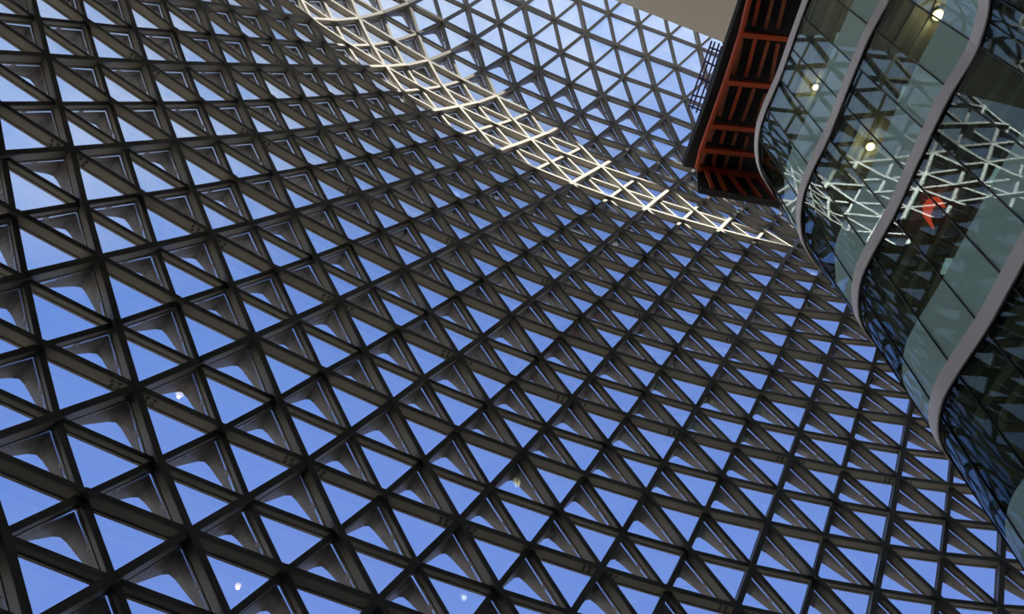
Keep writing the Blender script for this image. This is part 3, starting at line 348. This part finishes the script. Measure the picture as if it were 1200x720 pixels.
def frame_m(o, x, z):
    z = z.normalized(); x = (x - z * x.dot(z)).normalized(); y = z.cross(x)
    mm = Matrix((x, y, z)).transposed().to_4x4(); mm.translation = o
    return mm
items = {}                                   # (owner, name) -> [(rank, mesh, matrix, key)]
def put(ow, name, me, mw, key=None):
    items.setdefault((ow.name, name), []).append((rank(mw.translation), me, mw, key))
DIRS = ((1, 0, 'A'), (0, 1, 'C'), (1, -1, 'B'))
KEEP = 240                                   # pixels kept beyond the frame
for k in sorted(S):
    i, j = k
    for a, b, fam in DIRS:
        q = (i + a, j + b)
        if q not in S or not (inview(S[k], KEEP) or inview(S[q], KEEP)): continue
        prim = {'A': j % 2 == 0, 'C': i % 2 == 0, 'B': (i + j) % 2 == 0}[fam]
        mw = frame_m((S[k] + S[q]) / 2, S[q] - S[k], NO[k] + NO[q])
        put(owner(j + b / 2), 'primary_beam' if prim else 'secondary_beam', ME_P if prim else ME_S, mw, (fam, k, q))
    if inview(S[k], KEEP):
        put(owner(j), 'node_hub', ME_H, frame_m(S[k], Vector((1, 0.3, 0.2)), NO[k]))
    for kind, tri in (('shaded_pane', ((i, j), (i - 1, j + 1), (i, j + 1))), ('clear_pane', ((i, j + 1), (i + 1, j), (i, j)))):
        if not all(t in S for t in tri): continue
        g = [G[t] for t in tri]
        c = (g[0] + g[1] + g[2]) / 3
        if not inview(c, KEEP): continue
        nn = (g[1] - g[0]).cross(g[2] - g[0])
        if nn.dot(NO[k]) < 0: nn = -nn
        mw = frame_m(c, g[0] - c, nn)
        jm = sum(t[1] for t in tri) / 3
        put(owner(jm), kind, ME_G, mw)
        if kind == 'shaded_pane' and jm > -20.2: put(owner(jm), 'sunshade_hood', ME_V, mw)
ALLBEAM = {}
for (on, name), lst in items.items():
    ow = bpy.data.objects[on]
    lst.sort(key=lambda t: t[0])
    for rk, me, mw, key in lst[:300]:
        o = link(name, me, ow, mw)
        if key: ALLBEAM[key[1:]] = (o, mw)
    rest = lst[300:]
    if rest:
        v = []; f = []; mi = []
        for rk, me, mw, key in rest:
            b = len(v)
            v += [mw @ p.co for p in me.vertices]
            for p in me.polygons: f.append(tuple(b + x for x in p.vertices)); mi.append(p.material_index)
        mm = bpy.data.meshes.new(name + '_rest'); mm.from_pydata([tuple(p) for p in v], [], f)
        for x in rest[0][1].materials: mm.materials.append(x)
        for p, x in zip(mm.polygons, mi): p.material_index = x
        o = link(name + 's', mm, ow); o['kind'] = 'stuff'
# black bolt clusters either side of every second primary node
for (ka, kb), (o, mw) in list(ALLBEAM.items()):
    if kb[1] != ka[1]: continue              # members of the shallow family only
    j = ka[1]
    if j % 4: continue
    odd = 1 if j == -16 else 0
    if not inview(S[ka], 20): continue
    for end, kk in ((-1, ka), (1, kb)):
        if kk[0] % 2 != odd: continue
        for sd_ in (0, 1):
            c = link('bolt_cluster', ME_B[sd_], None)
            c.parent = o; c['kind'] = 'stuff'
            c.matrix_basis = Matrix.Rotation(math.pi, 4, 'Z') if end == -1 else Matrix.Identity(4)

# ------------------------------------------------------------------ the office floors behind wavy glass on the right
PLAN = [(8.95, -3.0), (8.9, -1.0), (8.8, 1.0), (8.72, 2.4), (8.85, 3.3), (9.05, 4.0), (9.18, 4.71), (9.2, 5.09), (9.13, 5.7), (8.81, 6.57), (8.5, 7.85), (8.24, 9.04), (7.92, 10.08), (7.79, 10.73), (7.85, 11.42), (8.05, 11.97), (8.42, 12.47), (8.95, 12.95), (9.7, 13.35), (10.8, 13.6), (12.2, 13.7)]
def plan(scale):
    pts = [Vector((x, 10 + (y - 10) * (scale if y > 10 else 1))) for x, y in PLAN]
    out = []
    for k in range(len(pts) - 1):
        p0 = pts[max(k - 1, 0)]; p1 = pts[k]; p2 = pts[k + 1]; p3 = pts[min(k + 2, len(pts) - 1)]
        for s in range(8):
            t = s / 8
            out.append(0.5 * ((2 * p1) + (p2 - p0) * t + (2 * p0 - 5 * p1 + 4 * p2 - p3) * t * t + (3 * p1 - p0 - 3 * p2 + p3) * t ** 3))
    out.append(pts[-1])
    # even spacing
    cum = [0.0]
    for a, b in zip(out, out[1:]): cum.append(cum[-1] + (b - a).length)
    res = []; step = 0.95 / 5; s = 0.0; k = 0
    while s < cum[-1]:
        while cum[k + 1] < s: k += 1
        t = (s - cum[k]) / (cum[k + 1] - cum[k]); res.append(out[k].lerp(out[k + 1], t)); s += step
    return res
def inset(c, d):
    r = []
    for k in range(len(c)):
        t = (c[min(k + 1, len(c) - 1)] - c[max(k - 1, 0)]).normalized()
        r.append(c[k] + Vector((t.y, -t.x)) * d)          # the building lies to the right of the curve
    return r
def ribbon(co, ci, z0o, z1o, name, mt, z0i=None, z1i=None, smooth=True):
    z0i = z0o if z0i is None else z0i; z1i = z1o if z1i is None else z1i
    n = len(co); v = []
    for a, b in zip(co, ci): v += [(a.x, a.y, z0o), (a.x, a.y, z1o), (b.x, b.y, z1i), (b.x, b.y, z0i)]
    f = []
    for k in range(n - 1):
        for e in range(4): f.append((4 * k + e, 4 * k + (e + 1) % 4, 4 * k + 4 + (e + 1) % 4, 4 * k + 4 + e))
    f += [(0, 1, 2, 3), tuple(4 * (n - 1) + e for e in range(4))]
    return mesh_from(v, f, name, mt)
def panel(c0, c1, z0, z1, th, name, mt):
    # curved glass between curve c0 at z0 (bottom) and c1 at z1 (top)
    i0, i1 = inset(c0, th), inset(c1, th); n = len(c0); v = []
    for k in range(n): v += [(c0[k].x, c0[k].y, z0), (c1[k].x, c1[k].y, z1), (i1[k].x, i1[k].y, z1), (i0[k].x, i0[k].y, z0)]
    f = []
    for k in range(n - 1):
        for e in range(4): f.append((4 * k + e, 4 * k + (e + 1) % 4, 4 * k + 4 + (e + 1) % 4, 4 * k + 4 + e))
    f += [(0, 1, 2, 3), tuple(4 * (n - 1) + e for e in range(4))]
    me = mesh_from(v, f, name, mt)
    if n > 2:
        for p in me.polygons: p.use_smooth = True
        me.set_sharp_from_angle(angle=math.radians(30))
    return me
def flat(c, s, bent):                        # panes are flat between two joints, bent only round the tight nose
    return c[s:s + SEG + 1] if bent else [c[s], c[s + SEG]]
LEVEL = [33.6, 28.8, 24.1, 19.6, 15.2, 10.8]                # tops of the slab edges, above the floor
SCALE = [1.17, 1.15, 1.15, 1.0, 0.93, 0.86]
EDGE_H = 0.40; FRIT = 1.45
bld = empty('wall_right', (9.0, 8.0, 0.0), 'stacked office floors behind wavy green glass with pale curved slab edges', 'wall', 'structure')
CUR = [plan(s) for s in SCALE]
NP = min(len(c) for c in CUR)
CUR = [c[:NP] for c in CUR]
SEG = 5
for lv in range(1, 6):
    z = LEVEL[lv]; c = CUR[lv]
    link('slab_edge', ribbon(c, inset(c, 0.24), z - EDGE_H, z, 'slab_edge', M['slab']), bld)
    link('shadow_gap', ribbon(inset(c, 0.03), inset(c, 0.2), z - EDGE_H - 0.035, z - EDGE_H, 'shadow_gap', M['joint']), bld)
    fi = inset(c, 0.25)
    poly = [(p.x, p.y) for p in fi] + [(16.5, 13.7), (16.5, -3.0)]
    link('floor_slab', prism_mesh(poly, z - 0.34, z - 0.04, 'floor_slab', M['floorin']), bld)
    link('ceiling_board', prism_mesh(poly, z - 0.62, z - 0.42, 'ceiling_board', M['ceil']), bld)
    for d0, d1 in ((0.55, 0.72), (1.0, 1.12), (1.5, 1.75)):
        link('ceiling_strip', ribbon(inset(c, d0)[12:90], inset(c, d1)[12:90], z - 0.66, z - 0.62, 'ceiling_strip', M['plank']), bld)
for lv in range(1, 5):
    zt = LEVEL[lv] - EDGE_H - 0.035; zb = LEVEL[lv + 1]; zf = zb + FRIT
    tf = (zf - zb) / (zt - zb)
    ct = inset(CUR[lv], 0.05); cb = inset(CUR[lv + 1], 0.05)
    cf = [b.lerp(t, tf) for b, t in zip(cb, ct)]
    for s in range(0, NP - SEG, SEG):
        bent = (ct[s + 1] - ct[s]).angle(ct[s + SEG] - ct[s + SEG - 1]) > 0.22
        link('clear_glass_panel', panel(flat(cf, s, bent), flat(ct, s, bent), zf, zt, 0.03, 'clear_glass_panel', M['bglass']), bld)
        link('fritted_glass_panel', panel(flat(cb, s, bent), flat(cf, s, bent), zb, zf, 0.03, 'fritted_glass_panel', M['bfrit']), bld)
        for x0, x1, z0, z1 in ((cb, ct, zb, zt),):
            a = Vector((x0[s].x, x0[s].y, z0)); b = Vector((x1[s].x, x1[s].y, z1))
            t = (x0[min(s + 1, NP - 1)] - x0[max(s - 1, 0)]).normalized()
            link('glass_joint', bar_mesh(a, b, 0.045, 0.022, 'glass_joint', M['joint'], Vector((t.x, t.y, 0))), bld)
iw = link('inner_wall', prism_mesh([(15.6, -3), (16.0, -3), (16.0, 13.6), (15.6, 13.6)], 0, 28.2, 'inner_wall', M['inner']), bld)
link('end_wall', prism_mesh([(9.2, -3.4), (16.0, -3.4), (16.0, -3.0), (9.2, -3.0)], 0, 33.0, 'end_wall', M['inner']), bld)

# lamps under the office ceilings
def downlight(x, y, z, r, label, power):
    t = empty('downlight', (x, y, z), label, 'lamp', None, 'round downlights behind the office glass')
    v = []; f = []; n = 20
    for rr, zz in ((r, 0.0), (r * 1.25, 0.0), (r * 1.25, 0.10), (r, 0.10)):
        v += [(rr * math.cos(2 * math.pi * k / n), rr * math.sin(2 * math.pi * k / n), zz - 0.06) for k in range(n)]
    for e in range(4):
        for k in range(n): f.append((e * n + k, e * n + (k + 1) % n, ((e + 1) % 4) * n + (k + 1) % n, ((e + 1) % 4) * n + k))
    link('trim_ring', mesh_from(v, f, 'trim_ring', M['ring']), t, Matrix.Translation((x, y, z)))
    v = [(r * math.cos(2 * math.pi * k / n), r * math.sin(2 * math.pi * k / n), zz) for zz in (-0.05, 0.03) for k in range(n)]
    f = [tuple(range(n)), tuple(range(n, 2 * n))] + [(k, (k + 1) % n, n + (k + 1) % n, n + k) for k in range(n)]
    link('lens', mesh_from(v, f, 'lens', M['lamp']), t, Matrix.Translation((x, y, z)))
    ld = bpy.data.lights.new('lamp_glow', 'POINT'); ld.energy = power; ld.color = (1.0, 0.78, 0.5); ld.shadow_soft_size = 0.1
    lo = bpy.data.objects.new('lamp_glow', ld); COL.objects.link(lo); lo.parent = t; lo.location = (0, 0, -0.25)
downlight(9.23, 9.33, 28.12, 0.085, 'glowing round downlight under the top office ceiling', 14)
downlight(10.23, 6.02, 23.42, 0.12, 'glowing round downlight nearest the top edge of the picture', 14)
downlight(9.22, 9.28, 23.42, 0.10, 'lowest glowing round downlight, behind the second band of glass', 14)
downlight(10.05, 6.40, 28.12, 0.16, 'round downlight above the frame, mirrored as a white dot low in the middle panes', 8)
downlight(10.72, 12.0, 28.12, 0.14, 'round downlight mirrored as a warm dot in the panes right of the middle', 8)
downlight(10.55, 0.64, 38.74, 0.15, 'round soffit downlight mirrored as a warm dot at the bottom left', 8)
downlight(9.08, -6.28, 38.74, 0.20, 'round soffit downlight mirrored as a white dot in the left panes', 8)
def batten(a, b, label):
    t = empty('tube_light', a, label, 'lamp', None, 'slim tube lights behind the office glass')
    a = Vector(a); b = Vector(b)
    link('housing', bar_mesh(a + Vector((0, 0, 0.05)), b + Vector((0, 0, 0.05)), 0.16, 0.05, 'housing', M['ring']), t)
    link('diffuser', bar_mesh(a, b, 0.13, 0.06, 'diffuser', M['tube']), t)
batten((9.67, 7.70, 27.98), (9.59, 8.12, 27.98), 'slim pale tube light behind the uppermost band of glass')
batten((9.78, 7.70, 23.28), (9.71, 8.09, 23.28), 'slim pale tube light behind the second band of glass')
batten((10.01, 7.86, 18.78), (9.91, 8.23, 18.78), 'slim pale tube light at the right, above the long rod, third glass band')
batten((9.45, 9.97, 18.78), (9.41, 10.35, 18.78), 'lower slim pale tube light behind the third band of glass')

# red crescent behind the third band of glass, emission added to make it bright
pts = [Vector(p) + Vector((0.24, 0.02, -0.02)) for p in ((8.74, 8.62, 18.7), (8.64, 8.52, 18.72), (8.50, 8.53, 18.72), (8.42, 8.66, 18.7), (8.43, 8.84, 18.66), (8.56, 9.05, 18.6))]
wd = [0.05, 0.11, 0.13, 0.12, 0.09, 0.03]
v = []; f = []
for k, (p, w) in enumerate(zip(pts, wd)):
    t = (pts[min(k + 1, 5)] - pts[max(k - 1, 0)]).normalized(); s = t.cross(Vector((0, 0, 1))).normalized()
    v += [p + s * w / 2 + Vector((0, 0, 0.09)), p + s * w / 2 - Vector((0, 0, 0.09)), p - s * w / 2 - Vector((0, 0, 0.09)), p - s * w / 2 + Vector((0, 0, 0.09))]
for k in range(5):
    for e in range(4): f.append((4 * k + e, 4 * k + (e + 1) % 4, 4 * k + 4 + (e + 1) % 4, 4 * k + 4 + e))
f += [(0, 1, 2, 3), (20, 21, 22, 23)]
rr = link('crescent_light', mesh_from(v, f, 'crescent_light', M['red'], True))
tag(rr, 'small red crescent with added glow behind the dark third band of glass', 'lamp')

# ------------------------------------------------------------------ orange steel gantry below the soffit
ga = empty('steel_gantry', (8.2, 10.5, 32.4), 'black gantry with an orange steel ladder frame between soffit and glass', 'gantry')
link('soffit_board', prism_mesh([(8.21, 7.12), (7.65, 9.37), (7.31, 10.83), (6.48, 13.89), (9.43, 14.44), (9.53, 10.91), (10.24, 7.18)], 32.95, 33.35, 'soffit_board', M['blackboard']), ga)
CB = [((8.25, 7.03), (9.98, 7.30)), ((7.98, 8.95), (9.73, 9.18)), ((7.62, 10.58), (9.29, 10.79)), ((7.22, 12.15), (8.94, 12.37)), ((6.99, 13.04), (8.92, 13.31)), ((6.89, 13.77), (9.27, 14.19))]
for a, b in CB:
    link('cross_bar', bar_mesh((*a, 32.5), (*b, 32.5), 0.17, 0.24, 'cross_bar', M['orange']), ga)
for (a, _), (b, _) in zip(CB, CB[1:]):
    link('side_rail', bar_mesh((*a, 32.52), (*b, 32.52), 0.12, 0.22, 'side_rail', M['orange']), ga)
SL = [((8.32, 7.15), (8.13, 8.74)), ((8.63, 7.15), (8.44, 8.75)), ((9.06, 7.2), (8.86, 8.88)), ((9.46, 7.3), (9.27, 8.89)), ((8.1, 9.2), (7.95, 10.44)), ((8.56, 9.2), (8.37, 10.51)), ((9.01, 9.3), (8.79, 10.52)), ((9.35, 9.4), (9.25, 10.69)), ((7.78, 10.79), (7.58, 11.91)), ((8.23, 10.87), (7.96, 12.05)), ((8.72, 10.95), (8.42, 12.13)), ((9.13, 11.15), (8.92, 12.24)), ((7.42, 12.41), (7.3, 12.86)), ((7.82, 12.49), (7.74, 12.94)), ((8.26, 12.57), (8.15, 13.02)), ((8.67, 12.71), (8.57, 13.24)), ((7.21, 13.25), (7.12, 13.72)), ((7.56, 13.33), (7.54, 13.8)), ((8.03, 13.38), (7.95, 13.88)), ((8.54, 13.5), (8.5, 14.0))]
for k, (a, b) in enumerate(SL):
    link('slat', bar_mesh((*a, 32.75), (*b, 32.75), 0.10, 0.12, 'slat', M['rust'] if k % 4 != 1 else M['orange']), ga)
v = [(7.0, 13.99, 32.95), (9.36, 14.36, 32.95), (9.40, 14.30, 30.3), (6.49, 13.60, 30.3)]
v += [(x, y + 0.12, z) for x, y, z in v]
link('end_board', mesh_from(v, [(0, 1, 2, 3), (4, 5, 6, 7), (0, 1, 5, 4), (1, 2, 6, 5), (2, 3, 7, 6), (3, 0, 4, 7)], 'end_board', M['blackboard']), ga)
for a, b in (((7.21, 13.84, 32.5), (6.97, 13.53, 30.2)), ((7.59, 13.89, 32.5), (7.45, 13.72, 30.2)), ((7.96, 13.9, 32.5), (8.11, 13.83, 30.2)), ((8.57, 14.03, 32.5), (8.64, 13.93, 30.2)), ((9.08, 14.15, 32.5), (9.31, 14.13, 30.2))):
    link('end_strut', bar_mesh(a, b, 0.13, 0.10, 'end_strut', M['orange'], Vector((0, 1, 0))), ga)
link('end_ledge', bar_mesh((6.55, 13.5, 30.2), (9.38, 14.15, 30.2), 0.12, 0.10, 'end_ledge', M['blackboard']), ga)

# violet ladder frame hung between the soffit and the gantry
la = empty('ladder_frame', (7.4, 11.0, 34.5), 'slim dark violet ladder frame against the sky beside the black gantry', 'ladder')
for a, b in (((7.5, 9.77), (6.82, 12.3)), ((7.62, 9.81), (6.98, 12.31)), ((7.78, 9.87), (7.15, 12.45)), ((7.88, 9.97), (7.31, 12.45)), ((8.01, 10.04), (7.44, 12.06))):
    link('rail', bar_mesh((*a, 34.6), (*b, 34.6), 0.05, 0.07, 'rail', M['purple']), la)
for a, b in (((7.46, 10.02), (7.97, 10.22)), ((7.31, 10.51), (7.83, 10.78)), ((7.15, 11.14), (7.67, 11.35)), ((6.94, 11.78), (7.49, 11.93)), ((6.85, 12.17), (7.34, 12.39))):
    link('rung', bar_mesh((*a, 34.66), (*b, 34.66), 0.06, 0.05, 'rung', M['purple']), la)
